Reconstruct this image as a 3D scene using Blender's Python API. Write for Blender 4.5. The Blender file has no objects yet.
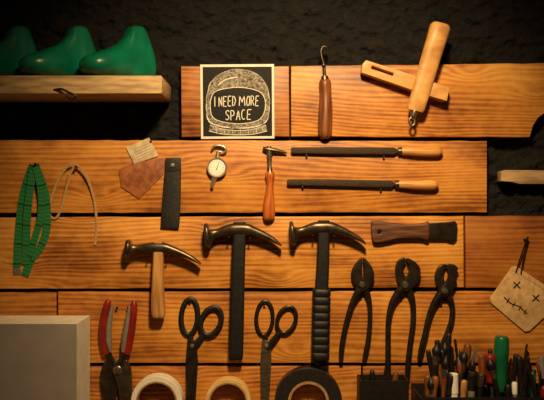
import bpy, bmesh, math, random
from mathutils import Vector, noise, Matrix
random.seed(7)
S=0.0025; D=2.0; Z0=1.5
scene=bpy.context.scene; COL=scene.collection
def pt(px,py,d=0.0):
    k=(D-d)/D
    return Vector(((px-272)*S*k,-d,Z0+(200-py)*S*k))
def lin(c):
    return tuple(((v/255)/12.92 if v/255<=0.04045 else ((v/255+0.055)/1.055)**2.4) for v in c)+(1,)
# ---------------- materials
def newmat(name):
    m=bpy.data.materials.new(name); m.use_nodes=True
    nt=m.node_tree; b=nt.nodes['Principled BSDF']; return m,nt,b
def mth(nt,op,a,b=None,c=None):
    n=nt.nodes.new('ShaderNodeMath'); n.operation=op
    for i,v in enumerate((a,b,c)):
        if v is None: continue
        if isinstance(v,(int,float)): n.inputs[i].default_value=v
        else: nt.links.new(v,n.inputs[i])
    return n.outputs[0]
def ramp(nt,fac,stops):
    r=nt.nodes.new('ShaderNodeValToRGB'); e=r.color_ramp.elements
    e[0].position=stops[0][0]; e[0].color=stops[0][1]
    e[1].position=stops[-1][0]; e[1].color=stops[-1][1]
    for p,c in stops[1:-1]:
        x=e.new(p); x.color=c
    nt.links.new(fac,r.inputs[0]); return r.outputs[0]
def mapped(nt,scale,rnd=True):
    tc=nt.nodes.new('ShaderNodeTexCoord'); mp=nt.nodes.new('ShaderNodeMapping')
    nt.links.new(tc.outputs['Object'],mp.inputs[0]); mp.inputs['Scale'].default_value=scale
    if rnd:
        oi=nt.nodes.new('ShaderNodeObjectInfo')
        cx=nt.nodes.new('ShaderNodeCombineXYZ')
        v=mth(nt,'MULTIPLY',oi.outputs['Random'],37.0)
        nt.links.new(v,cx.inputs[0]); nt.links.new(v,cx.inputs[1])
        nt.links.new(cx.outputs[0],mp.inputs['Location'])
    return mp.outputs[0]
def M(name,c1,c2,scale=(60,60,60),rough=.5,metal=0,bump=.1,lo=.35,hi=.65,detail=4,bd=.002):
    m,nt,b=newmat(name)
    v=mapped(nt,scale)
    n=nt.nodes.new('ShaderNodeTexNoise'); n.inputs['Scale'].default_value=1; n.inputs['Detail'].default_value=detail
    nt.links.new(v,n.inputs['Vector'])
    c=ramp(nt,n.outputs['Fac'],[(lo,lin(c1)),(hi,lin(c2))])
    nt.links.new(c,b.inputs['Base Color'])
    b.inputs['Roughness'].default_value=rough; b.inputs['Metallic'].default_value=metal
    if bump:
        bp=nt.nodes.new('ShaderNodeBump'); bp.inputs['Strength'].default_value=bump; bp.inputs['Distance'].default_value=bd
        nt.links.new(n.outputs['Fac'],bp.inputs['Height']); nt.links.new(bp.outputs[0],b.inputs['Normal'])
    return m
def plank_mat():
    m,nt,b=newmat('pine_plank')
    p=mapped(nt,(1,1,1))
    def scl(v,s):
        mp=nt.nodes.new('ShaderNodeVectorMath'); mp.operation='MULTIPLY'; nt.links.new(v,mp.inputs[0]); mp.inputs[1].default_value=s; return mp.outputs[0]
    def noi(s,det=3,dis=0):
        n=nt.nodes.new('ShaderNodeTexNoise'); n.inputs['Scale'].default_value=1; n.inputs['Detail'].default_value=det; n.inputs['Distortion'].default_value=dis
        nt.links.new(scl(p,s),n.inputs['Vector']); return n.outputs['Fac']
    sep=nt.nodes.new('ShaderNodeSeparateXYZ'); nt.links.new(p,sep.inputs[0]); z=sep.outputs[2]
    vo=nt.nodes.new('ShaderNodeTexVoronoi'); vo.inputs['Scale'].default_value=1
    nt.links.new(scl(p,(4.0,.01,9.0)),vo.inputs['Vector']); dist=vo.outputs['Distance']
    infl=mth(nt,'EXPONENT',mth(nt,'MULTIPLY',mth(nt,'POWER',mth(nt,'MULTIPLY',dist,5.0),2.0),-1.0))
    warp=noi((1.0,1,5),1)
    warp2=noi((5,1,36),2)
    band=mth(nt,'ADD',mth(nt,'ADD',mth(nt,'MULTIPLY',z,520.0),mth(nt,'MULTIPLY',warp,70.0)),mth(nt,'ADD',mth(nt,'MULTIPLY',infl,14.0),mth(nt,'MULTIPLY',warp2,6.0)))
    s=mth(nt,'MULTIPLY_ADD',mth(nt,'SINE',band),.5,.5)
    amp=noi((3,1,12),3)
    str_=noi((1.8,1,230),4)
    fib=noi((9,1,640),3)
    big=noi((5,1,9),5)
    sp=noi((45,1,70),5)
    t=mth(nt,'ADD',mth(nt,'MULTIPLY',mth(nt,'MULTIPLY',s,amp),.25),mth(nt,'ADD',mth(nt,'MULTIPLY',fib,.22),mth(nt,'ADD',mth(nt,'MULTIPLY',big,.68),mth(nt,'ADD',mth(nt,'MULTIPLY',sp,.18),mth(nt,'MULTIPLY',str_,.28)))))
    c=ramp(nt,t,[(.50,lin((236,172,82))),(.69,lin((208,138,56))),(.84,lin((160,94,34))),(.97,lin((98,52,19)))])
    kn=nt.nodes.new('ShaderNodeMapRange'); kn.inputs[1].default_value=.03; kn.inputs[2].default_value=.10; kn.inputs[3].default_value=1; kn.inputs[4].default_value=0
    nt.links.new(mth(nt,'ADD',dist,mth(nt,'MULTIPLY_ADD',sp,.08,-.04)),kn.inputs[0])
    sc=nt.nodes.new('ShaderNodeSeparateColor'); nt.links.new(vo.outputs['Color'],sc.inputs[0])
    on=mth(nt,'GREATER_THAN',sc.outputs[0],.3)
    kf=mth(nt,'MULTIPLY',mth(nt,'MULTIPLY',kn.outputs[0],on),.85)
    mx=nt.nodes.new('ShaderNodeMix'); mx.data_type='RGBA'; nt.links.new(kf,mx.inputs[0]); nt.links.new(c,mx.inputs[6]); mx.inputs[7].default_value=lin((66,34,14))
    oi=nt.nodes.new('ShaderNodeObjectInfo')
    mu=nt.nodes.new('ShaderNodeMix'); mu.data_type='RGBA'; mu.blend_type='MULTIPLY'; mu.inputs[0].default_value=1
    nt.links.new(mx.outputs[2],mu.inputs[6]); nt.links.new(oi.outputs['Color'],mu.inputs[7])
    nt.links.new(mu.outputs[2],b.inputs['Base Color'])
    b.inputs['Roughness'].default_value=.46
    bp=nt.nodes.new('ShaderNodeBump'); bp.inputs['Strength'].default_value=.4; bp.inputs['Distance'].default_value=.001
    nt.links.new(t,bp.inputs['Height']); nt.links.new(bp.outputs[0],b.inputs['Normal'])
    return m
MP=plank_mat()
STONE=M('dark_stone',(3,2,1.5),(32,21,13),(44,44,56),.9,0,1.0,.48,.80,14,bd=.016)
STEEL=M('dark_steel',(82,71,58),(112,98,80),(60,60,60),.36,.85,.06)
BLKSTEEL=M('black_steel',(58,50,42),(80,69,57),(60,60,60),.36,.82,.06)
BRIGHT=M('bright_steel',(185,175,160),(215,205,190),(80,80,80),.3,.85,.05)
BLADE=M('blade_steel',(105,94,80),(150,134,114),(30,30,120),.34,.85,.05)
FILE=M('file_steel',(44,36,30),(78,62,48),(700,50,700),.5,.7,.6)
BLK=M('black_rubber',(12,10,9),(24,20,18),(90,90,90),.5,0,.2)
BLKL=M('black_leather',(12,10,9),(26,21,18),(140,140,140),.55,0,.3)
WZ=M('handle_wood_vertical',(156,106,54),(204,150,86),(160,160,12),.45,0,.1)
WZO=M('orange_wood_vertical',(156,76,24),(204,110,44),(160,160,14),.35,0,.1)
WZD=M('brown_wood_vertical',(92,50,24),(140,82,40),(160,160,14),.4,0,.1)
WX=M('handle_wood_horizontal',(182,122,58),(224,164,90),(12,160,160),.4,0,.1)
WXP=M('cutter_wood',(186,130,68),(224,170,100),(26,60,44),.42,0,.08,.32,.66,6)
WXD=M('brown_wood_horizontal',(66,36,20),(124,78,46),(14,160,160),.5,0,.3)
WPALE=M('pale_weathered_wood',(150,118,78),(206,172,122),(14,90,90),.6,0,.2)
GRN=M('green_plastic',(5,94,70),(9,112,84),(20,20,20),.32,0,.02)
GRNH=M('dull_green_plastic',(10,84,52),(16,104,64),(20,20,20),.35,0,.02)
RED=M('red_plastic',(118,22,17),(144,31,24),(40,40,40),.4,0,.02)
GREYP=M('grey_plastic',(112,104,96),(136,128,118),(40,40,40),.45,0,.02)
CREAM=M('cream_card',(224,216,198),(240,233,216),(30,30,30),.8,0,.05)
GREYC=M('grey_card',(142,132,124),(150,140,132),(20,20,20),.85,0,.0)
PAPER=M('paper_tag',(176,156,124),(214,196,160),(60,60,60),.75,0,.05)
WHITE=M('white_enamel',(236,232,222),(246,243,234),(30,30,30),.4,0,0)
INK=M('black_ink',(12,11,11),(24,22,20),(120,120,120),.8,0,0)
CHALK=M('chalk_print',(214,206,190),(248,240,224),(420,420,420),.8,0,0,.4,.55)
HELM=M('sketch_grey_print',(62,57,51),(168,159,142),(200,200,200),.85,0,0,.34,.68,8)
LEATH=M('brown_leather',(124,66,32),(166,98,50),(60,60,60),.55,0,.3)
LEATP=M('tan_leather',(190,150,98),(218,180,126),(70,70,70),.75,0,.2)
CORD=M('tan_cord',(160,124,78),(196,160,108),(300,300,300),.8,0,.2)
KRAFT=M('cardboard_core',(150,112,70),(180,142,94),(90,90,90),.8,0,.05)
MASK=M('masking_tape',(212,174,104),(232,196,126),(40,400,40),.6,0,.05)
TBLK=M('black_tape',(24,21,20),(42,37,34),(300,20,300),.4,0,.1)
def green_tape_mat():
    m,nt,b=newmat('green_measuring_tape')
    uv=nt.nodes.new('ShaderNodeTexCoord'); sp=nt.nodes.new('ShaderNodeSeparateXYZ'); nt.links.new(uv.outputs['UV'],sp.inputs[0])
    f=mth(nt,'FRACT',mth(nt,'MULTIPLY',sp.outputs[0],100.0))
    tick=mth(nt,'LESS_THAN',f,.3)
    f2=mth(nt,'FRACT',mth(nt,'MULTIPLY',sp.outputs[0],20.0))
    tick2=mth(nt,'LESS_THAN',f2,.1)
    t=mth(nt,'MAXIMUM',mth(nt,'MULTIPLY',tick,.4),mth(nt,'MULTIPLY',tick2,.75))
    mx=nt.nodes.new('ShaderNodeMix'); mx.data_type='RGBA'; nt.links.new(t,mx.inputs[0])
    mx.inputs[6].default_value=lin((46,126,72)); mx.inputs[7].default_value=lin((8,40,24))
    nt.links.new(mx.outputs[2],b.inputs['Base Color']); b.inputs['Roughness'].default_value=.4
    return m
GTAPE=green_tape_mat()
# ---------------- geometry
def cr(pts,sub,closed=False):
    n=len(pts); out=[]
    if sub<=1: return [tuple(p) for p in pts]
    rng=n if closed else n-1
    for i in range(rng):
        if closed: p0,p1,p2,p3=pts[(i-1)%n],pts[i],pts[(i+1)%n],pts[(i+2)%n]
        else: p0,p1,p2,p3=pts[max(i-1,0)],pts[i],pts[i+1],pts[min(i+2,n-1)]
        for j in range(sub):
            t=j/sub
            out.append(tuple(.5*((2*b)+(-a+c)*t+(2*a-5*b+4*c-d)*t*t+(-a+3*b-3*c+d)*t**3) for a,b,c,d in zip(p0,p1,p2,p3)))
    if not closed: out.append(tuple(pts[-1]))
    return out
class G:
    def __init__(s): s.v=[];s.f=[];s.uv={}
    def add(s,v,f,uv=None):
        o=len(s.v); s.v+=v; 
        for i,x in enumerate(f):
            if uv: s.uv[len(s.f)]=uv[i]
            s.f.append([a+o for a in x])
        return s
    def tube(s,path,rx,ry=None,n=16,closed=False,sup=2.0,sub=6):
        L=len(path)
        if not isinstance(rx,(list,tuple)): rx=[rx]*L
        if ry is None: ry=rx
        if not isinstance(ry,(list,tuple)): ry=[ry]*L
        P=[(p[0],p[1],p[2] if len(p)>2 else .01,a,b) for p,a,b in zip(path,rx,ry)]
        P=cr(P,sub,closed)
        C=[pt(p[0],p[1],p[2]) for p in P]; N=len(C); V=[];acc=[0]
        for i in range(N):
            if closed: t=C[(i+1)%N]-C[(i-1)%N]
            else: t=C[min(i+1,N-1)]-C[max(i-1,0)]
            if t.length<1e-9: t=Vector((0,0,1))
            t.normalize(); n1=t.cross(Vector((0,1,0)))
            if n1.length<1e-3: n1=Vector((1,0,0))
            n1.normalize(); n2=n1.cross(t)
            a=max(P[i][3],.02)*S; b=max(P[i][4],.02)*S
            if i: acc.append(acc[-1]+(C[i]-C[i-1]).length)
            for k in range(n):
                th=2*math.pi*(k+.5)/n; c,q=math.cos(th),math.sin(th)
                c=math.copysign(abs(c)**(2/sup),c); q=math.copysign(abs(q)**(2/sup),q)
                V.append(C[i]+n1*a*c+n2*b*q)
        F=[];UV=[]
        for i in range(N if closed else N-1):
            j=(i+1)%N
            for k in range(n):
                l=(k+1)%n
                F.append([i*n+k,i*n+l,j*n+l,j*n+k])
                a0=acc[i]; a1=acc[j] if j else acc[i]
                UV.append([(a0,k/n),(a0,(k+1)/n),(a1,(k+1)/n),(a1,k/n)])
        if not closed:
            F.append(list(range(n))[::-1]); UV.append([(0,0)]*n)
            F.append([(N-1)*n+k for k in range(n)]); UV.append([(0,0)]*n)
        return s.add(V,F,UV)
    def lathe(s,cx,cy,prof,n=48,closed=False,d0=None):
        dm=max(p[1] for p in prof); c=pt(cx,cy,dm); V=[];N=len(prof)
        for r,d in prof:
            for k in range(n):
                th=2*math.pi*k/n
                V.append(Vector((c.x+max(r,.01)*S*math.cos(th),-d,c.z+max(r,.01)*S*math.sin(th))))
        F=[]
        for i in range(N if closed else N-1):
            j=(i+1)%N
            for k in range(n):
                l=(k+1)%n; F.append([i*n+k,i*n+l,j*n+l,j*n+k])
        if not closed:
            F.append(list(range(n))); F.append([(N-1)*n+k for k in range(n)][::-1])
        return s.add(V,F)
    def plate(s,outline,d0,d1,bev=.0006,holes=(),sub=1):
        cu=bpy.data.curves.new('tmp','CURVE'); cu.dimensions='2D'; cu.fill_mode='BOTH'
        loops=[(outline,sub)]+[(h,1) for h in holes]
        for lp,sb in loops:
            q=cr(lp,sb,True); sp=cu.splines.new('POLY'); sp.points.add(len(q)-1)
            for i,a in enumerate(q):
                w=pt(a[0],a[1],d1); sp.points[i].co=(w.x,w.z-Z0,0,1)
            sp.use_cyclic_u=True
        h=(d1-d0)/2; bev=min(bev,h*.9); cu.extrude=h-bev; cu.bevel_depth=bev; cu.bevel_resolution=2; cu.offset=-bev
        o=bpy.data.objects.new('tmp',cu); COL.objects.link(o)
        dg=bpy.context.evaluated_depsgraph_get(); me=bpy.data.meshes.new_from_object(o.evaluated_get(dg))
        V=[Vector((v.co.x,-(d0+h)-v.co.z,v.co.y+Z0)) for v in me.vertices]
        F=[list(p.vertices) for p in me.polygons]
        bpy.data.objects.remove(o); bpy.data.meshes.remove(me)
        return s.add(V,F)
def finish(g,name,mat,parent=None,sharp=40,fixn=True,**kw):
    me=bpy.data.meshes.new(name)
    if parent: L=Vector(parent['_w'])
    else:
        mn=[min(v[i] for v in g.v) for i in range(3)]; mx=[max(v[i] for v in g.v) for i in range(3)]
        L=Vector(((mn[0]+mx[0])/2,mx[1],mn[2]))
    me.from_pydata([tuple(v-L) for v in g.v],[],g.f)
    if g.uv:
        uv=me.uv_layers.new(name='UVMap')
        for p in me.polygons:
            u=g.uv.get(p.index)
            if u:
                for li,c in zip(p.loop_indices,u): uv.data[li].uv=c
    if fixn:
        bm=bmesh.new(); bm.from_mesh(me); bmesh.ops.remove_doubles(bm,verts=bm.verts,dist=1e-6); bmesh.ops.recalc_face_normals(bm,faces=bm.faces); bm.to_mesh(me); bm.free()
    me.materials.append(mat); me.shade_smooth(); me.set_sharp_from_angle(angle=math.radians(sharp))
    o=bpy.data.objects.new(name,me); COL.objects.link(o)
    if parent: o.parent=parent
    else: o.location=L
    for k,v in kw.items(): o[k]=v
    return o
THINGS=[]
def thing(name,label,cat,base,group=None):
    e=bpy.data.objects.new(name,None); e.empty_display_size=.02; COL.objects.link(e)
    w=pt(*base); e.location=w; e['_w']=tuple(w); e['label']=label; e['category']=cat
    if group: e['group']=group
    THINGS.append(e); return e
def single(g,name,mat,label,cat,group=None,sharp=40):
    o=finish(g,name,mat,None,sharp,label=label,category=cat)
    if group: o['group']=group
    return o
# ---------------- setting
def struct(o): o['kind']='structure'; return o
me=bpy.data.meshes.new('wall_back'); nx,nz=640,480; V=[];F=[]
W=3.4; H=2.6
for j in range(nz+1):
    for i in range(nx+1):
        x=-W/2+W*i/nx; z=H*j/nz
        h=noise.fractal(Vector((x*14,z*20,0)),.45,2.1,7); h2=noise.noise(Vector((x*4.1,z*6.5,4)))
        y=.038-.013*max(-1,min(1.3,h*1.3))-.008*h2
        V.append((x,max(.021,y),z))
for j in range(nz):
    for i in range(nx):
        a=j*(nx+1)+i; F.append((a,a+1,a+nx+2,a+nx+1))
me.from_pydata(V,[],F); me.materials.append(STONE); me.shade_smooth()
wall=bpy.data.objects.new('wall_back',me); COL.objects.link(wall); struct(wall)
FL=M('floor_concrete',(60,50,40),(90,76,62),(6,6,6),.8,0,.2)
g=G(); g.add([Vector(v) for v in[(-1.7,-2.6,-.02),(1.7,-2.6,-.02),(1.7,.1,-.02),(-1.7,.1,-.02),(-1.7,-2.6,0),(1.7,-2.6,0),(1.7,.1,0),(-1.7,.1,0)]],[[0,3,2,1],[4,5,6,7],[0,1,5,4],[1,2,6,5],[2,3,7,6],[3,0,4,7]])
struct(finish(g,'floor',FL))
rp=random.Random(5)
def plank(outl,tint=(1,1,1),label='orange-stained pine wall plank with visible grain and knots'):
    q=[]
    for i,a in enumerate(outl):
        b=outl[(i+1)%len(outl)]; n=max(1,int(abs(b[0]-a[0])/14))
        for j in range(n):
            t=j/n; jit=0 if j==0 else rp.uniform(-.35,.35)
            q.append((a[0]+(b[0]-a[0])*t,a[1]+(b[1]-a[1])*t+jit))
    g=G().plate(q,-.021,0,.0016)
    o=single(g,'wall_plank',MP,label,'plank','pine planks cladding the wall'); o.color=(*tint,1); return o
plank([(181,66),(289,66),(289.5,136.5),(181.5,137)],(.66,.57,.49),'short dark-toned pine plank behind the square print')
plank([(291,66),(566,63),(566,104),(546,112),(538,118),(533,126),(530,137),(291,136.5)],(1,1,.98))
plank([(-60,140),(487,141),(487,212.5),(-60,213)],(.92,.88,.82))
plank([(-60,217.5),(463.5,216),(464,287.5),(-60,289)],(1,1,.98))
plank([(465.5,216),(610,216),(610,288),(466,288)],(.60,.47,.39),'darker reddish pine plank beside the hanging pouch')
plank([(-60,293),(56,292.5),(56.5,363),(-60,363)],(.76,.70,.62))
plank([(58,292),(610,291.5),(610,363),(58.5,363)],(.96,.93,.87))
plank([(-60,367),(361,366.5),(361,436),(-60,436)],(.90,.84,.78))
plank([(363,366.5),(610,366.5),(610,436),(363,436)],(.72,.66,.6))
single(G().plate([(501,171.5),(506,170),(600,171),(600,184),(520,184),(512,182),(501,181)],-.03,.004,.0015),'wood_batten',WPALE,'pale weathered wood batten fixed to the dark stone','batten')
nail0=None
def nail(px,py,d=.03):
    global nail0
    if nail0 is None:
        g=G().lathe(0,0,[(0,-.012),(.6,-.008),(.6,.030),(1.2,.030),(1.3,.0308),(.9,.032),(0,.0322)],12)
        nail0=single(g,'nail',BLKSTEEL,'small steel nail holding a tool on the plank','nail','nails holding the tools')
        base=Vector(((0-272)*S*(D-.0322)/D,0,Z0+200*S*(D-.0322)/D)); nail0['_off']=tuple(nail0.location-base); o=nail0
    else:
        o=nail0.copy(); COL.objects.link(o)
    p=pt(px,py,.0322); off=Vector(nail0['_off']); o.location=Vector((p.x,0,p.z))+off
    o.location.y=off.y-(d-.0322)
    return o
# ---------------- shelf + lasts
sh=thing('wall_shelf','wooden wall shelf board carrying green shoe lasts','shelf',(60,97,.0))
g=G().plate([(-60,75.5),(161,75.5),(162,77),(162,92),(161,93.5),(-60,93.5)],-.02,.145,.0015); finish(g,'shelf_board',WPALE,sh)
g=G().tube([(54,90,.143),(61,89,.153),(68,92,.157),(76,96,.157),(72,99,.153),(66,96,.150)],[1.2,1.1,1.1,1.,.9,.6]); finish(g,'hook',BLKSTEEL,sh,label='small dark metal hook')
def build_last():
    secs=[(-.126,.010,.022,.034,2.0),(-.122,.026,.013,.043,2.2),(-.110,.039,.007,.051,2.4),(-.092,.046,.003,.059,2.5),(-.072,.048,.001,.067,2.5),
          (-.050,.046,.000,.077,2.5),(-.030,.042,.002,.088,2.5),(-.014,.038,.004,.103,2.8),(-.004,.036,.005,.120,3.4),(.003,.035,.005,.131,4.2),
          (.012,.034,.005,.135,4.8),(.026,.034,.004,.136,4.8),(.036,.033,.004,.134,4.2),(.043,.033,.004,.124,3.4),(.051,.032,.005,.103,2.9),(.059,.028,.006,.080,2.5),(.065,.021,.010,.062,2.3),(.068,.010,.020,.046,2.0)]
    bm=bmesh.new(); n=36; rings=[]
    P=cr(secs,4)
    for x,w,z0,z1,sup in P:
        r=[]
        for k in range(n):
            th=2*math.pi*k/n; c,q=math.cos(th),math.sin(th)
            c=math.copysign(abs(c)**(2/sup),c); q=math.copysign(abs(q)**(2/sup),q)
            z=(z0+z1)/2+q*(z1-z0)/2; f=1-.38*max(0,z-.035)/.100
            y=w*c*f+.005*math.sin((x+.126)*16)
            r.append(bm.verts.new((x,y,z)))
        rings.append(r)
    for i in range(len(rings)-1):
        for k in range(n):
            l=(k+1)%n; bm.faces.new([rings[i][k],rings[i][l],rings[i+1][l],rings[i+1][k]])
    bm.faces.new(rings[0][::-1]); bm.faces.new(rings[-1])
    bmesh.ops.recalc_face_normals(bm,faces=bm.faces)
    me=bpy.data.meshes.new('tmp'); bm.to_mesh(me); bm.free()
    o=bpy.data.objects.new('tmp',me); COL.objects.link(o)
    s=o.modifiers.new('s','SMOOTH'); s.factor=.5; s.iterations=3
    dg=bpy.context.evaluated_depsgraph_get(); m2=bpy.data.meshes.new_from_object(o.evaluated_get(dg))
    bpy.data.objects.remove(o)
    zm=min(v.co.z for v in m2.vertices)
    for v in m2.vertices: v.co.z-=zm
    m2.materials.clear(); m2.materials.append(GRN); m2.shade_smooth(); m2.name='shoe_last'
    return m2
lm=build_last()
ztop=pt(0,75.5,.145).z
labs=['green plastic shoe last partly out of view','green plastic shoe last between two others','green plastic shoe last by the board edge']
lo=bpy.data.objects.new('shoe_last',lm)
for i,(px,rz) in enumerate([(9,.74),(69,.72),(128,.74)]):
    o=lo if i==0 else lo.copy()
    COL.objects.link(o); w=pt(px,0,.08); o.location=(w.x,-.060,ztop+.0005); o.rotation_euler=(0,0,rz)
    o['label']=labs[i]; o['category']='shoe last'; o['group']='green shoe lasts on the shelf'
# ---------------- print
T=thing('art_print','square print of an astronaut helmet sketch reading I NEED MORE SPACE','art print',(237,139,.0))
finish(G().plate([(200,64.5),(274,64),(274.5,138.5),(201,139)],.0003,.004,.0006),'card',CREAM,T,label='off-white card border')
finish(G().plate([(202.6,67),(271.8,66.6),(272.2,136),(203.2,136.4)],.0040,.0046,.0001),'printed_field',INK,T,label='black printed field')
hel=[(209,121),(206.5,110),(207,96),(211,82),(222,73),(238,69.5),(254,73),(265,82),(269,96),(269,110),(266.5,121),(257,126),(238,128),(219,126)]
finish(G().plate(hel,.0046,.0050,.0001,sub=5),'helmet_drawing',HELM,T,label='grey sketched helmet')
finish(G().plate([(210,125),(222,129),(238,130.5),(254,129),(266,125),(267,131),(254,134),(238,135),(222,134),(209,131)],.0047,.00505,.0001),'collar_drawing',HELM,T,label='grey sketched neck ring')
vis=[(210.5,107),(211.5,98),(217,91),(238,87.5),(258,91),(264.5,98),(265.5,107),(263,116),(256,121.5),(238,123.5),(220,121.5),(212.5,116)]
finish(G().plate(vis,.0050,.0053,.0001,sub=5),'visor_drawing',INK,T,label='black visor')
g=G()
def line(g,pts,w=.55,d=.0055,closed=False,sub=4): g.tube([(a[0],a[1],d) for a in pts],w,.12,n=4,closed=closed,sub=sub)
rr=random.Random(8)
def rough(P,a): return [(x+rr.uniform(-a,a),y+rr.uniform(-a,a)) for x,y in P]
line(g,rough(vis,.4),.45,closed=True); line(g,rough(hel,.4),.5,.0054,closed=True); line(g,rough(hel,.8),.25,.0054,closed=True)
line(g,[(210,125),(222,129),(238,130.5),(254,129),(266,125)],.4,.0054)
line(g,[(209,131),(222,134),(238,135),(254,134),(267,131)],.4,.0054)
for x in (216,224,232,240,248,256,262): line(g,[(x,128-abs(x-238)*.08),(x+.6,134-abs(x-238)*.06)],.25,.0054,sub=1)
line(g,[(218,85),(226,79.5),(237,77)],.6,.0054)
finish(g,'outline_strokes',CHALK,T,label='white chalky outlines')
def circ(a0=0,a1=360,n=12,cx=.5,cy=.5,rx=.5,ry=.5): return [(cx+rx*math.cos(math.radians(a0+(a1-a0)*i/n)),cy+ry*math.sin(math.radians(a0+(a1-a0)*i/n))) for i in range(n+1)]
LET={'I':[[(.5,0),(.5,1)]],'N':[[(0,0),(.02,1),(.98,0),(1,1)]],'E':[[(1,1),(0,1),(0,0),(1,0)],[(0,.52),(.8,.52)]],
'D':[[(0,0),(0,1),(.6,.92),(1,.55),(.65,.1),(0,0)]],'M':[[(0,0),(.1,1),(.5,.35),(.9,1),(1,0)]],'O':[circ()],
'R':[[(0,0),(0,1),(.75,.95),(.95,.75),(.7,.52),(0,.48)],[(.4,.48),(1,0)]],'S':[[(.95,.85),(.6,1),(.15,.9),(.1,.65),(.8,.4),(.95,.2),(.5,0),(.05,.12)]],
'P':[[(0,0),(0,1),(.75,.95),(.95,.72),(.7,.48),(0,.45)]],'A':[[(0,0),(.5,1),(1,0)],[(.2,.38),(.8,.38)]],'C':[circ(50,310)]}
def write(g,txt,x,y,w,h,gap,hw=.6,d=.0056,slope=0):
    # every pen stroke is laid segment by segment so sharp corners keep their width
    for ch in txt:
        if ch==' ': x+=w*.75; continue
        ww=w*(.25 if ch=='I' else 1.9 if ch=='M' else 1)
        jy=random.uniform(-.35,.35); sk=random.uniform(-.02,.07)
        for st in LET[ch]:
            q=[(x+a*ww+b*h*sk,y+jy-b*h-slope*x,d) for a,b in st]
            for i in range(len(q)-1): g.tube([q[i],q[i+1]],hw,.12,n=4,sub=1)
        x+=ww+gap
g=G(); write(g,'I NEED MORE',214.5,106.5+217*.02,3.0,9.8,1.5,.55,slope=.02); write(g,'SPACE',225.5,120+225*.02,3.7,9.8,1.7,.55,slope=.02); finish(g,'lettering',CHALK,T,label='hand-lettered white capitals')
# ---------------- awl with hook
T=thing('hook_awl','hooked steel awl with a turned brown wooden handle','awl',(325,139,.0))
finish(G().tube([(325,80),(325,84),(325.5,95),(325.5,110),(325,126),(325,135),(325,139)],[5,6.2,6,7,7.2,6.6,4],sub=5),'handle',WZD,T)
finish(G().tube([(324.5,76),(325,82)],[3.4,4.6],sub=1),'ferrule',STEEL,T)
finish(G().tube([(324.5,80),(324,66),(322,58),(321,51),(323.5,46.5),(327,48),(327,53)],[1.8,1.6,1.6,1.5,1.4,1.3,.5]),'hooked_shaft',BLKSTEEL,T)
nail(324,64,.022)
# ---------------- wooden cutter
T=thing('wooden_circle_cutter','wooden cutting tool with thick handle and angled crossbar','cutting tool',(412,130,.0))
finish(G().plate([(366,60),(402,71.5),(449,87),(447.5,100),(444.5,101.5),(398,85),(361.5,72.5),(362.5,64)],.003,.034,.0012,holes=[[(372,65.5),(394,73),(393,76),(371,68.5)]]),'crossbar',WXP,T,label='pale squared slotted crossbar')
finish(G().plate([(432,82.5),(449.5,87.5),(447,101),(429.5,96)],.034,.040,.0012),'end_block',WXP,T,label='small wooden block')
finish(G().tube([(440.8,24.5,.038),(440,27.5,.038),(436,41,.038),(430.8,58,.038),(425.3,77,.038),(420,95,.038),(416,108,.038),(415.3,111,.038)],[8.4,10.2,9.9,9.6,9.3,9.1,8.8,7.4],[7.4,8.8,8.2,6.5,4.8,4.4,4.2,3.2],n=28,sup=2.6,sub=1),'handle',WXP,T,label='thick rounded wooden handle')
finish(G().tube([(415,110.5,.038),(414,113,.038),(413,117,.038)],[3.4,3.6,2.6],sub=1),'ferrule',BLADE,T)
finish(G().tube([(412+2.8*math.cos(a*.785),121.5+4.2*math.sin(a*.785),.038) for a in range(8)],1.2,closed=True,n=10,sub=4),'metal_ring',BLADE,T)
nail(424,75,.02)
# ---------------- tag, leather
single(G().plate([(118.5,170),(132,163),(165.5,157.5),(163,175),(139,199),(121,187)],.0003,.0032,.0006),'leather_scrap',LEATH,'scrap of brown leather pinned to the plank','leather scrap')
T=thing('paper_tag','small crumpled translucent paper tag pinned over leather scrap','paper tag',(142,164,.0))
finish(G().plate([(126,147.5),(149,137.5),(158.5,156),(134,164)],.0031,.0041,.0003),'paper',PAPER,T)
g=G(); 
for k in range(5): g.tube([(133+k*1.2,150+k*2.4,.0042),(149+k*.8,143+k*2.6,.0042)],.3,.1,n=4,sub=1)
finish(g,'printed_lines',GREYC,T)
nail(149,141,.006)
T=thing('knife_sheath','black leather knife sheath with riveted top','sheath',(170,228,.0))
finish(G().plate([(165.5,158.5),(180.5,158),(181,165),(180.5,200),(179.5,222),(178.5,229),(160.5,228),(161.5,210),(163.5,185)],.001,.009,.002),'sheath_body',BLKL,T)
finish(G().plate([(165.5,158),(181,157.5),(181,171),(165,171.5)],.009,.0105,.0006),'top_strap',BLKL,T)
finish(G().lathe(172.5,165,[(0,.0105),(2.0,.0105),(1.8,.012),(0,.0125)],16),'rivet',BRIGHT,T)
# ---------------- dial gauge
T=thing('dial_thickness_gauge','silver dial thickness gauge with round white face','gauge',(217,187,.0))
finish(G().lathe(217,167.5,[(0,-.0005),(8.8,-.0005),(9.8,.005),(10,.015),(9.4,.0175),(8.2,.0172),(8.0,.0155),(0,.0155)],40),'bezel',BRIGHT,T)
finish(G().lathe(217,167.5,[(0,.0154),(8.0,.0154),(8.0,.016),(0,.016)],32),'dial_face',WHITE,T)
g=G()
for k in range(20):
    a=2*math.pi*k/20; r0=6.4 if k%5 else 5.6; g.tube([(217+r0*math.cos(a),167.5+r0*math.sin(a),.0163),(217+7.2*math.cos(a),167.5+7.2*math.sin(a),.0163)],.18,.1,n=4,sub=1)
finish(g,'dial_marks',INK,T)
finish(G().tube([(216,170,.0168),(219.5,162,.0168)],[.5,.2],.15,n=4,sub=1),'needle',INK,T)
finish(G().tube([(217.5,159,.01),(218,152,.01)],[2.4,2.0],sub=1),'stem',BRIGHT,T)
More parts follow.
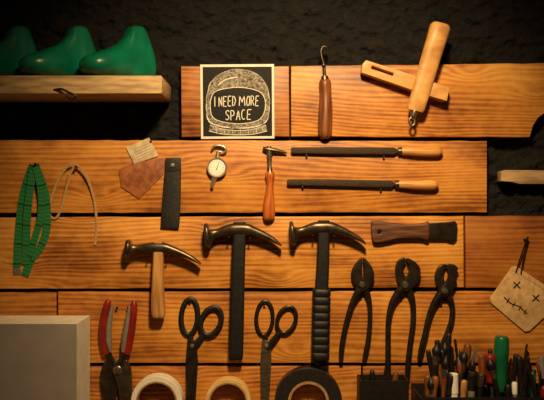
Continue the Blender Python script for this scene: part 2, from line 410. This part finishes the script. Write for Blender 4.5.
finish(G().tube([(211.5,150,.01),(214,146.5,.01),(219,145.5,.01),(224,147,.01),(226,150.5,.01),(223,152.5,.01),(218,151,.01)],[1.0,1.3,1.3,1.3,1.3,1.2,1.0],sub=4),'thumb_lever',BRIGHT,T)
finish(G().tube([(215,176,.009),(213,182,.009),(212,188,.009)],[2.8,2.0,1.4],sub=2),'lower_anvil',BRIGHT,T)
nail(218,149,.014)
# ---------------- tack tool
T=thing('pointed_tack_hammer','slim steel tack tool with turned orange wooden handle','hand tool',(269,220,.0))
finish(G().tube([(270,172),(270,176),(270,183),(269.5,193),(269,205),(269,214),(268.5,219),(268.5,220.5)],[4.2,4.8,3.6,4.4,6,6.2,5,2.5],sub=5),'handle',WZO,T)
finish(G().tube([(269,146),(269.4,152),(269.6,166),(270,174)],[2.2,2.6,2.2,3.6],sub=3),'shaft',BLADE,T)
finish(G().tube([(263,148),(268,149.5),(278,151),(287,153)],[1.6,2.8,2.2,.8],sub=3),'head',STEEL,T)
nail(271.5,156,.016)
# ---------------- files
for nm,x0,y0,xm,x1,y1 in [('straight',291,150.5,399,442,151.5),('tapered',287,182.5,396,438,185)]:
    T=thing('hand_file','long dark steel file with pale wooden handle, %s blade'%nm,'file',((x0+x1)/2,y1+5,.0),'metal files on the wall')
    ym=y0+(y1-y0)*.75
    finish(G().tube([(x0,y0,.008),(x0+2,y0,.008),(x0+40,y0+.3,.008),(xm-5,ym,.008),(xm-2,ym,.008),(xm+4,ym,.008)],[2.8,3.2,3.6,3.8,2,1.6],[1.5,1.7,2,2,1.6,1.4],n=16,sup=6,sub=1),'blade',FILE,T)
    finish(G().tube([(xm-1,ym,.009),(xm+4,ym,.009)],[3.9,4.2],sub=1),'ferrule',STEEL,T)
    finish(G().tube([(xm+3,ym,.011),(xm+9,ym,.012),(xm+20,y1,.013),(xm+33,y1,.013),(x1-3,y1,.013),(x1,y1,.013)],[4.0,4.3,4.8,5.2,4.7,2.3],sub=5),'handle',WX,T)
    nail(xm-14,ym+4.9,.012); nail(x0+16,y0+4.2,.012)
# ---------------- green tape
T=thing('tape_measure','green sewing measuring tape looped over a nail','measuring tape',(32,277,.0))
g=G()
def strand(P,w): g.tube(P,w,.3,n=4,sup=8,sub=16)
strand([(33,165,.012),(28.5,178,.008),(23,198,.004),(19.5,222,.0012),(17.5,248,.0007),(17,272,.0007)],4.2)
strand([(35,165,.015),(40,177,.011),(45,193,.007),(47,212,.004),(46,232,.003),(40,248,.003),(31,260,.003),(25,276,.003)],4.2)
strand([(34,165,.019),(31,182,.014),(28,206,.009),(26.5,232,.006),(26,264,.0055)],4.2)
strand([(35,165,.022),(39,180,.017),(41.5,198,.013),(40.5,218,.010),(35,238,.008),(29,256,.007)],3.6)
finish(g,'tape',GTAPE,T,fixn=False,sharp=20)
finish(G().plate([(13,268),(21,268),(21,275),(13,275)],.0016,.0026,.0004),'end_clip',BRIGHT,T)
nail(34.5,164,.03)
T=thing('leather_lace','flat tan leather lace looped over a nail','lace',(72,245,.0))
finish(G().tube([(95,245,.002),(96.5,228,.002),(95.5,208,.004),(91,188,.008),(84,173,.012),(75,164,.016),(66,168,.012),(58,181,.007),(52,196,.004),(49,208,.003),(51,217,.003),(57,217,.005),(62,205,.007),(66.5,188,.010),(70.5,173,.014),(76,165,.018)],[1.3]*16,[.4]*16,n=8,sup=3,sub=10),'cord',CORD,T)
nail(75,166.5,.024)
# ---------------- hammers
def hammer(label,head,rx,ry,hpath,hrx,hry,hmat,d=.026,wrap=None,hm=STEEL,grp='cobbler hammers on the wall'):
    T=thing('hammer',label,'hammer',(hpath[-1][0],hpath[-1][1],.0),grp)
    finish(G().tube([(x,y,d) for x,y in head],rx,ry,n=24,sup=2.4,sub=5),'head',hm,T,sharp=50)
    finish(G().tube([(x,y,d) for x,y in hpath],hrx,hry,n=20,sup=5,sub=3),'handle',hmat,T)
    if wrap:
        P=[];R=[]; (x0,y0),(x1,y1),w=wrap; nr=9
        for i in range(nr):
            for f,ww in ((0.02,w-.8),(.12,w),(.86,w),(.97,w-.8)):
                t=(i+f)/nr; P.append((x0+(x1-x0)*t,y0+(y1-y0)*t,d)); R.append(ww)
        finish(G().tube(P,R,[r*.7 for r in R],n=20,sup=4,sub=1),'grip_wrap',BLK,T,label='black ribbed tape wrap')
    return T
HRX=[8.2,9.2,9.2,5.4,3.9,4.4,5.3,5.3,4.2,3.2,2.4,.9]; HRY=[7.5,8.8,8.8,5.4,4,4.6,5.3,5.3,4.8,4.4,4.4,4.4]
hammer('cobbler hammer with a pale wooden handle',[(126,249),(127,249),(130,249),(132,249),(137,248.6),(144,248),(152,247.6),(163,247.8),(172,249.8),(182,253.5),(192,258.2),(201,264)],
 HRX,HRY,[(158,241.6),(158.5,254),(158,275),(158,300),(158.5,314),(158.5,317.5)],[4.4,5,5.6,6.4,6.6,5],[3.6,4,4.6,5,5,4],WZ)
nail(149,255.2,.036); nail(168,256.2,.036)
HRX2=[10.4,11.6,11.6,6.2,4.0,4.7,5.8,5.8,4.5,3.5,2.5,.9]; HRY2=[8.5,9.8,9.8,6.2,4.2,5,5.9,5.9,5.3,4.8,4.6,4.6]
hammer('steel cobbler hammer with a straight black handle',[(205,235.5),(206,235.4),(209,235),(211,234.6),(217,232.8),(225,230.4),(233,229.2),(246,229.2),(254,231.2),(264,235.2),(274,240.2),(281.5,245.6)],
 HRX2,HRY2,[(239.5,222.2),(239.5,236),(238.5,260),(237.5,300),(236.5,340),(236,357),(236,360)],[6,6.4,6.6,6.8,7,6.9,5.5],[3.6,3.8,4,4,4,4,3],BLK)
nail(229,237,.036); nail(250,237.8,.036)
hammer('steel cobbler hammer with a black tape-wrapped handle',[(290,233.5),(291,233.4),(294,233),(296,232.6),(302,230.8),(310,228.5),(317,227.4),(330,227.4),(338,229.2),(348,233.2),(358,238.2),(365.5,243.6)],
 HRX2,HRY2,[(323.5,220.4),(323.5,236),(323,260),(321.5,290),(320.5,330),(320,358),(320,361)],[5.6,6,6.2,6.6,6.8,7,6],[3.6,3.8,4,4,4.2,4.2,3.4],BLK,
 wrap=((321.6,289),(320,360),9.0))
nail(313,235.2,.036); nail(334,235.8,.036)
# ---------------- wooden handled knife
T=thing('leather_knife','leather knife with brown wooden handle and short dark blade','knife',(414,242,.0))
finish(G().plate([(371.5,223),(376,221),(390,222.5),(408,224.5),(424,223),(429,222.5),(429,239.5),(420,238.5),(400,238.5),(388,241),(378,242.5),(372.5,240)],.003,.020,.004,holes=[[(379.5+1.8*math.cos(a*.785),232+1.8*math.sin(a*.785)) for a in range(8)]],sub=4),'handle',WXD,T)
finish(G().plate([(427,223),(449,222),(455,221),(457.5,224),(456.5,238),(453,241),(445,239),(427,239)],.009,.015,.001),'blade',BLKSTEEL,T)
nail(379.5,232,.024)
# ---------------- pliers
def pliers(name,label,jaws,pivot,pr,handles,hr,mat=STEEL,rot=0,sub=3):
    base=max(handles[0][-1][1],handles[1][-1][1])
    T=thing(name,label,'pliers',(pivot[0],base,.0),'pliers hanging on the wall')
    for i,(jw,hp) in enumerate(zip(jaws,handles)):
        d0=.003+.006*i
        finish(G().plate(jw,d0,d0+.012,.0018,sub=sub),'jaw',mat,T)
        finish(G().tube([(x,y,d0+.005) for x,y in hp],hr,[a*.95 for a in hr],n=14,sup=2.6,sub=6),'handle',mat,T)
    finish(G().lathe(pivot[0],pivot[1],[(0,-.0005),(pr,-.0005),(pr,.0225),(pr*.8,.0245),(0,.025)],20),'pivot',BLADE,T)
    return T
pliers('end_nippers','dark steel nippers with a pointed rounded head',
 [[(362.3,257.5),(357,262),(352.5,269),(351,277),(354,284),(359,290),(364,292),(366,288),(363,280),(362.3,268)],
  [(363.5,257.5),(368.5,262),(373,269),(374.5,277),(371.5,284),(366.5,290),(361.5,292),(359.5,288),(363.5,280),(363.5,268)]],(362.5,285),3.3,
 [[(365,289),(369,301),(370,318),(368.5,338),(366,352),(364,361)],[(360,289),(353,301),(347.5,318),(343.5,336),(341.5,350),(341,361)]],[3.8,2.8,2.4,2.5,2.6,2.0],BLKSTEEL)
nail(361.5,298,.01)
JW=[[(404,257.5),(398,261),(395.5,269),(396.5,279),(401,287),(407,292),(410.5,287),(407,279),(403.8,273),(403.6,266),(406,262)],
    [(406.5,258),(414,261),(420,267.5),(420.5,275.5),(416.5,284),(409,291),(403,291),(400.5,286),(405.5,279),(409,273),(409,267),(407,262.5)]]
pliers('lasting_pliers','broad-jawed steel pincers with long curved handles',JW,(405.5,285),3.6,
 [[(408,288),(412.5,302),(413,322),(410,345),(408,365),(407,381)],[(402,288),(392.5,302),(388.5,320),(388,345),(388,365),(388,380)]],[4.2,3.1,2.7,2.7,2.8,2.2],BLKSTEEL)
nail(402,300,.01)
JC=[[(443,264),(438,268),(435,276),(436,284),(440,291),(446,297),(450,293),(447,285),(444,279),(444,271),(446,266)],
    [(446,264),(455,265),(458.5,269),(456,274),(457,281),(453,290),(447,297),(441,296),(439,291),(445,284),(448.5,277),(447.5,270)]]
pliers('punch_pliers','dark steel leather pliers hanging at a tilt',JC,(445,291),3.4,
 [[(447,293),(452,306),(451.5,320),(447,334),(442,346),(440,352)],[(441,293),(433,305),(428,320),(425,334),(421.5,348),(419,360)]],[4.0,2.9,2.6,2.6,2.7,2.0],BLKSTEEL,sub=2)
nail(443,305,.01)
# ---------------- scissors
def scissors(label,rings,pivot,blades,mat,bmat):
    T=thing('scissors',label,'scissors',(pivot[0],blades[0][4][1],.0),'scissors hanging on the wall')
    for i in range(2):
        d=.004+.005*i
        cx,cy,rx,ry,tilt,th=rings[i]; P=[]
        for k in range(14):
            a=2*math.pi*k/14; u,v=rx*math.cos(a),ry*math.sin(a); t=math.radians(tilt)
            P.append((cx+u*math.cos(t)-v*math.sin(t),cy+u*math.sin(t)+v*math.cos(t),d))
        g=G().tube(P,th,th*.6,n=12,closed=True,sub=4)
        sx,sy=rings[i+2]
        g.tube([(sx,sy,d),((sx+pivot[0])/2+(1.5 if i else -1.0),(sy+pivot[1])/2,d),(pivot[0],pivot[1]+3,d)],[2.4,3.2,3.8],[1.3,1.5,1.3],n=12,sub=5)
        finish(g,'finger_loop',mat,T)
        b=blades[i]; finish(G().plate(b,d-.002,d+.002,.0008,sub=1),'blade',bmat,T)
    finish(G().lathe(pivot[0],pivot[1],[(0,.001),(2.0,.001),(2.0,.0125),(1.5,.014),(0,.0143)],18),'pivot_screw',BRIGHT,T)
    return T
scissors('dark scissors with black oval finger loops',[(189.5,317,8.2,18,4,2.7),(211,321.5,9.6,14.5,22,2.7),(191,335),(204,334)],(192,346),
 [[(187.5,340),(196.5,340),(198,362),(196,395),(192.5,432),(191.5,432),(190,395)],[(187.5,340),(197,341),(194,365),(191,395),(188.5,430),(187.5,430),(186,395),(185.8,362)]],BLK,BLKSTEEL)
nail(189.5,301.5,.014)
scissors('steel scissors with worn dark metal finger loops',[(264.5,318.5,8.2,17,3,2.1),(286.5,320,8.9,13.5,20,2.1),(266,335),(280,332)],(266.5,346),
 [[(262,340),(271,340),(271.5,362),(269.5,395),(267,434),(266,434),(264,395)],[(262,340),(271.5,341),(268.5,365),(266,395),(263.5,432),(262.5,432),(260.8,395),(260.4,362)]],BLKSTEEL,BLADE)
nail(264.5,304.5,.014)
# ---------------- pruners
T=thing('pruning_shears','pruning shears with red and grey handles','pruning shears',(118,425,.0))
for i,(hp,gp,tg) in enumerate([([(109.5,300),(107.5,304),(105,316),(103.5,330),(103.8,343),(106,354)],[(112,305),(110.3,317),(108.8,330),(109,342),(110.5,352)],[(107,350),(110,359),(116,368)]),
    ([(134,301),(133.8,306),(132.5,318),(130.5,332),(128.5,345),(127,354)],[(129.5,306),(127.8,319),(125.8,332),(124,343),(123,352)],[(126,351),(122.5,360),(117,368)])]):
    d=.010+.005*i
    finish(G().tube([(x,y,d) for x,y in hp],[2,3.6,4.2,4.6,4.2,3.6],[2.2,3.6,4,4.2,4,3.2],n=16,sub=6),'handle',RED,T,label='red plastic handle')
    finish(G().tube([(x,y,d+.005) for x,y in gp],[1.2,2.4,2.8,2.8,1.8],[1.5,2.6,3,2.8,1.6],n=12,sub=5),'grip_insert',GREYP,T,label='grey grip insert')
    finish(G().tube([(x,y,d) for x,y in tg],[3.2,3.8,4.2],[2.2,2.2,1.8],n=12,sub=4),'tang',BLKSTEEL,T,label='dark steel tang')
finish(G().plate([(110,359),(118,362),(121,371),(118,385),(115,405),(111,428),(105,410),(100.5,388),(100.5,372),(104,363)],.006,.012,.002,sub=4),'blade',BLKSTEEL,T)
finish(G().plate([(124,359),(116,362),(113,371),(117,384),(120,402),(125,425),(129,408),(132,388),(131.5,372),(129,363)],.0125,.0175,.002,sub=4),'counter_blade',STEEL,T)
finish(G().lathe(117,371,[(0,.0),(4.6,.0),(4.6,.0205),(3.4,.0225),(2.2,.0225),(2.0,.026),(0,.0263)],20),'pivot_nut',BLADE,T)
nail(115.2,309,.012)
nail(126.5,309,.012)
# ---------------- tapes
def roll(cx,cy,ro,ri,d0,d1,mat,label,core=KRAFT,cw=2.0):
    T=thing('tape_roll',label,'tape roll',(cx,cy+ro,.0),'tape rolls hanging in a row')
    b=.0012
    finish(G().lathe(cx,cy,[(ri+cw,d0),(ro-.5,d0),(ro,d0+b),(ro,d1-b),(ro-.5,d1),(ri+cw,d1)],64,closed=True),'tape',mat,T)
    finish(G().lathe(cx,cy,[(ri,d0),(ri+cw,d0),(ri+cw,d1+.0005),(ri,d1+.0005)],64,closed=True),'core',core,T,label='cardboard core')
    nail(cx,cy-ri+1.4,d1+.004)
roll(156.5,402,25,18.5,.003,.045,CREAM,'roll of cream tape on a nail',KRAFT,1.6)
roll(228,402,22.5,17.5,.003,.04,MASK,'thin roll of tan masking tape',KRAFT,1.6)
roll(308.5,402,33,17.5,.003,.04,TBLK,'large roll of black tape with cardboard core',KRAFT,2.6)
# ---------------- bench
zb=pt(0,438,.0).z
bench=thing('workbench','plain wooden workbench standing against the wall','workbench',(272,800,.0)); bench.location=(0,-.2,0); bench['_w']=(0,-.2,0)
def wbox(x0,x1,y0,y1,z0,z1):
    return G().add([Vector((x,y,z)) for x in(x0,x1) for y in(y0,y1) for z in(z0,z1)],[[0,1,3,2],[4,6,7,5],[0,4,5,1],[2,3,7,6],[0,2,6,4],[1,5,7,3]])
finish(wbox(-1.0,1.0,-.32,.0205,zb-.04,zb),'worktop',WXD,bench)
for x in (-.95,.87):
    for y in (-.3,-.06): finish(wbox(x,x+.08,y,y+.06,0,zb-.04),'leg',WXD,bench)
T=thing('storage_box','large cream cardboard box with a grey front panel','box',(30,440,.0)); 
a=pt(76.5,324,.14); xl=pt(-38,324,.14).x
finish(wbox(xl,a.x,-.139,-.003,zb,a.z),'body',CREAM,T)
finish(wbox(xl,a.x,-.1405,-.139,zb,a.z),'front_panel',GREYC,T,label='plain grey front face')
t=.004
def openbox(T,x0,x1,y0,y1,z1,mat,fl=0):
    for nm,bx in (('front_wall',(x0,x1,y0,y0+t,zb,z1-fl)),('back_wall',(x0,x1,y1-t,y1,zb,z1)),('side_wall',(x0,x0+t,y0+t,y1-t,zb,z1-fl)),('side_wall',(x1-t,x1,y0+t,y1-t,zb,z1-fl)),('bottom',(x0+t,x1-t,y0+t,y1-t,zb,zb+t))):
        finish(wbox(*bx),nm,mat,T)
T=thing('black_tool_box','small open black box for tools on the bench','box',(390,440,.0))
a=pt(360,381,.13); b=pt(409,381,.13)
openbox(T,a.x,b.x,-.13,-.06,a.z,BLK)
T=thing('tool_caddy','low dark open caddy crowded with pens and screwdrivers','tool caddy',(480,440,.0))
a=pt(420,395,.15); b=pt(580,395,.15)
openbox(T,a.x,b.x,-.15,-.03,a.z,BLKL,.006)
def stick(name,cat,label,px,top,hw,hl,mat,d,lean=0,shaft=1.2,smat=BLADE,shape='round'):
    bot=432; T=thing(name,label,cat,(px-lean,bot,d),'tools crowded in the caddy')
    def X(y): return px-lean*(y-top)/(bot-top)
    hb=top+hl
    if shape=='pen':
        finish(G().tube([(X(top),top,d),(X(top+1),top+1,d),(X(hb),hb,d)],[hw*.7,hw,hw],sub=1),'cap',mat,T)
        finish(G().tube([(X(hb),hb,d),(X(bot-6),bot-6,d),(X(bot),bot,d)],[hw*.9,hw*.9,.5],sub=1),'barrel',smat,T)
    elif shape=='blade':
        finish(G().plate([(X(top),top),(X(top)+hw,top+4),(X(hb)+hw,hb),(X(hb)-hw,hb),(X(top)-hw*.6,top+7)],d-.0015,d+.0015,.0004),'blade',mat,T)
        finish(G().tube([(X(hb)-0,hb-2,d),(X(bot),bot,d)],[hw*1.1,hw*1.2],sub=1),'handle',smat,T)
    elif shape=='brush':
        finish(G().tube([(X(top),top,d),(X(top+hl*.5),top+hl*.5,d),(X(hb),hb,d)],[.5,hw,hw*.8],n=12,sub=4),'bristles',mat,T)
        finish(G().tube([(X(hb),hb,d),(X(hb+9),hb+9,d)],[hw*.8,hw*.6],n=12,sub=1),'ferrule',BLADE,T)
        finish(G().tube([(X(hb+9),hb+9,d),(X(bot),bot,d)],[hw*.6,hw*.5],n=12,sub=1),'handle',smat,T)
    else:
        finish(G().tube([(X(top),top,d),(X(top+2),top+2,d),(X(top+hl*.3),top+hl*.3,d),(X(top+hl*.6),top+hl*.6,d),(X(hb-3),hb-3,d),(X(hb),hb,d)],[hw*.5,hw*.9,hw,hw*.85,hw*.95,hw*.6],n=12,sub=4),'handle',mat,T)
        finish(G().tube([(X(hb-1),hb-1,d),(X(bot),bot,d)],shaft,n=8,sub=1),'shaft',smat,T)
stick('screwdriver','screwdriver','screwdriver with a thick green handle',502,336,7.2,56,GRNH,.085,4,1.8)
stick('screwdriver','screwdriver','screwdriver with a dark red handle',490,354,5.4,30,RED,.095,-4,1.6)
stick('marker_pen','pen','white marker pen standing in caddy',453.5,373,4.4,20,WHITE,.12,-1,smat=WHITE,shape='pen')
stick('awl','awl','awl with a dark wooden handle',449,333,3.0,36,BLK,.06,8,1.2)
stick('awl','awl','awl with brown wooden handle',468,344,4.0,36,WZD,.06,9)
stick('awl','awl','slim awl with a black handle',437,340,2.8,42,BLKL,.075,-9)
stick('awl','awl','slim black awl leaning outward',428,350,2.6,34,BLK,.09,-14)
stick('craft_knife','knife','craft knife with exposed bright blade',475,346,2.8,20,BRIGHT,.08,12,smat=BLK,shape='blade')
stick('steel_punch','punch','plain steel punch standing in caddy',461,350,1.9,50,BLADE,.085,8,1.4)
stick('craft_knife','knife','narrow blade with black handle',443,348,2.4,20,BLADE,.1,6,smat=BLK,shape='blade')
stick('pen','pen','black pen with silver cap',481,374,3.0,12,BLADE,.125,4,smat=BLK,shape='pen')
stick('awl','awl','awl with a pale wooden handle',464.5,380,3.2,26,WZ,.13,4)
stick('pen','pen','white capped pen behind others',514.5,382,2.6,12,WHITE,.115,-1,smat=GREYP,shape='pen')
stick('awl','awl','awl with ridged black handle',519,356,3.8,38,BLK,.09,-6)
stick('screwdriver','screwdriver','small screwdriver with a green handle',532,372,3.2,28,GRNH,.1,-5)
stick('pen','pen','grey pen standing in caddy',541,356,2.4,22,GREYP,.075,-9,smat=BLK,shape='pen')
stick('screwdriver','screwdriver','small screwdriver with dark red handle',544,386,3.2,24,RED,.125,2)
stick('steel_punch','punch','thin steel punch beside green handle',511,358,1.4,50,STEEL,.065,8,1.2)
stick('marker_pen','pen','black marker pen in caddy',472,374,3.8,16,BLK,.135,2,smat=GREYP,shape='pen')
stick('awl','awl','awl with dark wooden handle',436,376,3.6,24,WZD,.13,8)
stick('steel_punch','punch','dark steel punch leaning outward',527,344,1.2,60,BLKSTEEL,.06,14,1.1)
stick('steel_punch','punch','dark steel punch among the awls',455,339,1.4,60,BLKSTEEL,.055,-11,1.1)
stick('paintbrush','brush','small brush with black bristles and dull ferrule',446,356,3.6,13,BLK,.115,5,smat=WZD,shape='brush')
stick('paintbrush','brush','slim brush leaning among pens',459,360,2.8,13,WZD,.105,-6,smat=BLK,shape='brush')
stick('awl','awl','small awl with dark brown handle',481,354,3.6,32,WZD,.07,-6)
stick('awl','awl','small black-handled awl near green screwdriver',508,384,3.6,26,BLK,.135,0)
stick('craft_knife','knife','dark blade standing beside small screwdriver',525,372,2.8,20,BLKSTEEL,.13,4,smat=BLK,shape='blade')
rs=random.Random(33)
for k in range(36):
    x=427+k*3.3+rs.uniform(-4,4); top=342+rs.uniform(0,36)
    if 493<x<511: continue
    kk=rs.choice(('awl','awl','awl','rod','brush','knife','wood'))
    d=.045+.09*rs.random(); ln=rs.uniform(-18,18)
    if x-ln<426 or x-ln>572: ln=0
    if kk=='awl': stick('awl','awl','black-handled awl in the crowded caddy',x,top,rs.uniform(2.4,4.2),rs.uniform(22,36),BLK,d,ln,1.0,BLKSTEEL)
    elif kk=='wood': stick('awl','awl','small wooden-handled awl in the crowded caddy',x,top+10,rs.uniform(2.4,3.4),rs.uniform(18,28),WZD,d,ln,1.0,BLKSTEEL)
    elif kk=='rod': stick('steel_punch','punch','slender dark steel rod in the crowded caddy',x,top-2,1.4,40,BLKSTEEL,d,ln,1.1,BLKSTEEL)
    elif kk=='brush': stick('paintbrush','brush','small dark-bristled brush in the crowded caddy',x,top,rs.uniform(3,4.4),12,BLK,d,ln,1.0,BLK,'brush')
    else: stick('craft_knife','knife','dull steel blade in the crowded caddy',x,top,rs.uniform(2,3),18,BLKSTEEL,d,ln,1.0,BLK,'blade')
stick('steel_rule','ruler','dark steel strip leaning in black box',385,366,2.2,40,BLKSTEEL,.1,6,shape='blade',smat=BLKSTEEL)
stick('awl','awl','short black-handled awl in black box',372,370,2.8,30,BLK,.1,-4)
stick('awl','awl','short brown-handled awl in black box',396,372,2.8,30,WZD,.09,5)
# ---------------- pouch with stitched face
T=thing('hanging_pouch','tan leather pouch with crossed stitched eyes hanging from wire','pouch',(520,333,.0))
finish(G().plate([(512,267),(516,266),(562,296),(563,300),(530,331),(525,332),(491,303),(490,298)],.002,.006,.0014),'pouch_body',LEATP,T)
finish(G().plate([(512,267),(516,266),(562,296),(559,299),(511,269.5)],.006,.0070,.0004),'flap',LEATP,T)
g=G()
def xat(cx,cy,s):
    for a,b in (((-s,-s*.9),(s,s*1.1)),((-s*1.1,s),(s,-s))): g.tube([(cx+a[0],cy+a[1],.0063),(cx+b[0],cy+b[1],.0063)],.75,.3,n=6,sub=1)
xat(517,285,3.2); xat(536,298,3.2)
g.tube([(504,297,.0063),(511,303.5,.0063),(519,306.5,.0063),(527,314,.0063)],.7,.3,n=6,sub=4)
for x,y in ((508,300.5),(514,304.5),(520,308),(525,312)): g.tube([(x-1.4,y+2.4,.0065),(x+1.4,y-2.4,.0065)],.5,.3,n=6,sub=1)
finish(g,'stitched_face',INK,T,label='black stitched eyes and mouth')
finish(G().tube([(516,272,.009),(521,256,.011),(527,239,.013),(528,238,.014),(525,250,.012),(521,274,.0085)],.7,n=8,sub=4),'hanging_wire',BLKSTEEL,T)
nail(527.5,240,.018)
# ---------------- light, world, camera
w=bpy.data.worlds.new('w'); scene.world=w; w.use_nodes=True
w.node_tree.nodes['Background'].inputs[0].default_value=(1,.66,.38,1); w.node_tree.nodes['Background'].inputs[1].default_value=.048
def lamp(kind,loc,target,energy,color,**kw):
    l=bpy.data.lights.new('lamp',kind); l.energy=energy; l.color=color
    for k,v in kw.items(): setattr(l,k,v)
    o=bpy.data.objects.new('lamp_light',l); COL.objects.link(o); o.location=loc
    o.rotation_euler=(Vector(target)-Vector(loc)).to_track_quat('-Z','Y').to_euler(); return o
lamp('SPOT',(.10,-1.12,Z0+.82),(.07,0,Z0-.02),124,(1,.70,.35),spot_size=math.radians(72),spot_blend=1.0,shadow_soft_size=.09)
cam=bpy.data.cameras.new('cam'); co=bpy.data.objects.new('camera',cam); COL.objects.link(co)
co.location=(0,-D,Z0); co.rotation_euler=(math.radians(90),0,0); cam.sensor_width=36; cam.lens=36*D/(544*S)
scene.camera=co
scene.view_settings.view_transform='Standard'
for e in THINGS: del e['_w']
for o in bpy.data.objects:
    if '_off' in o: del o['_off']
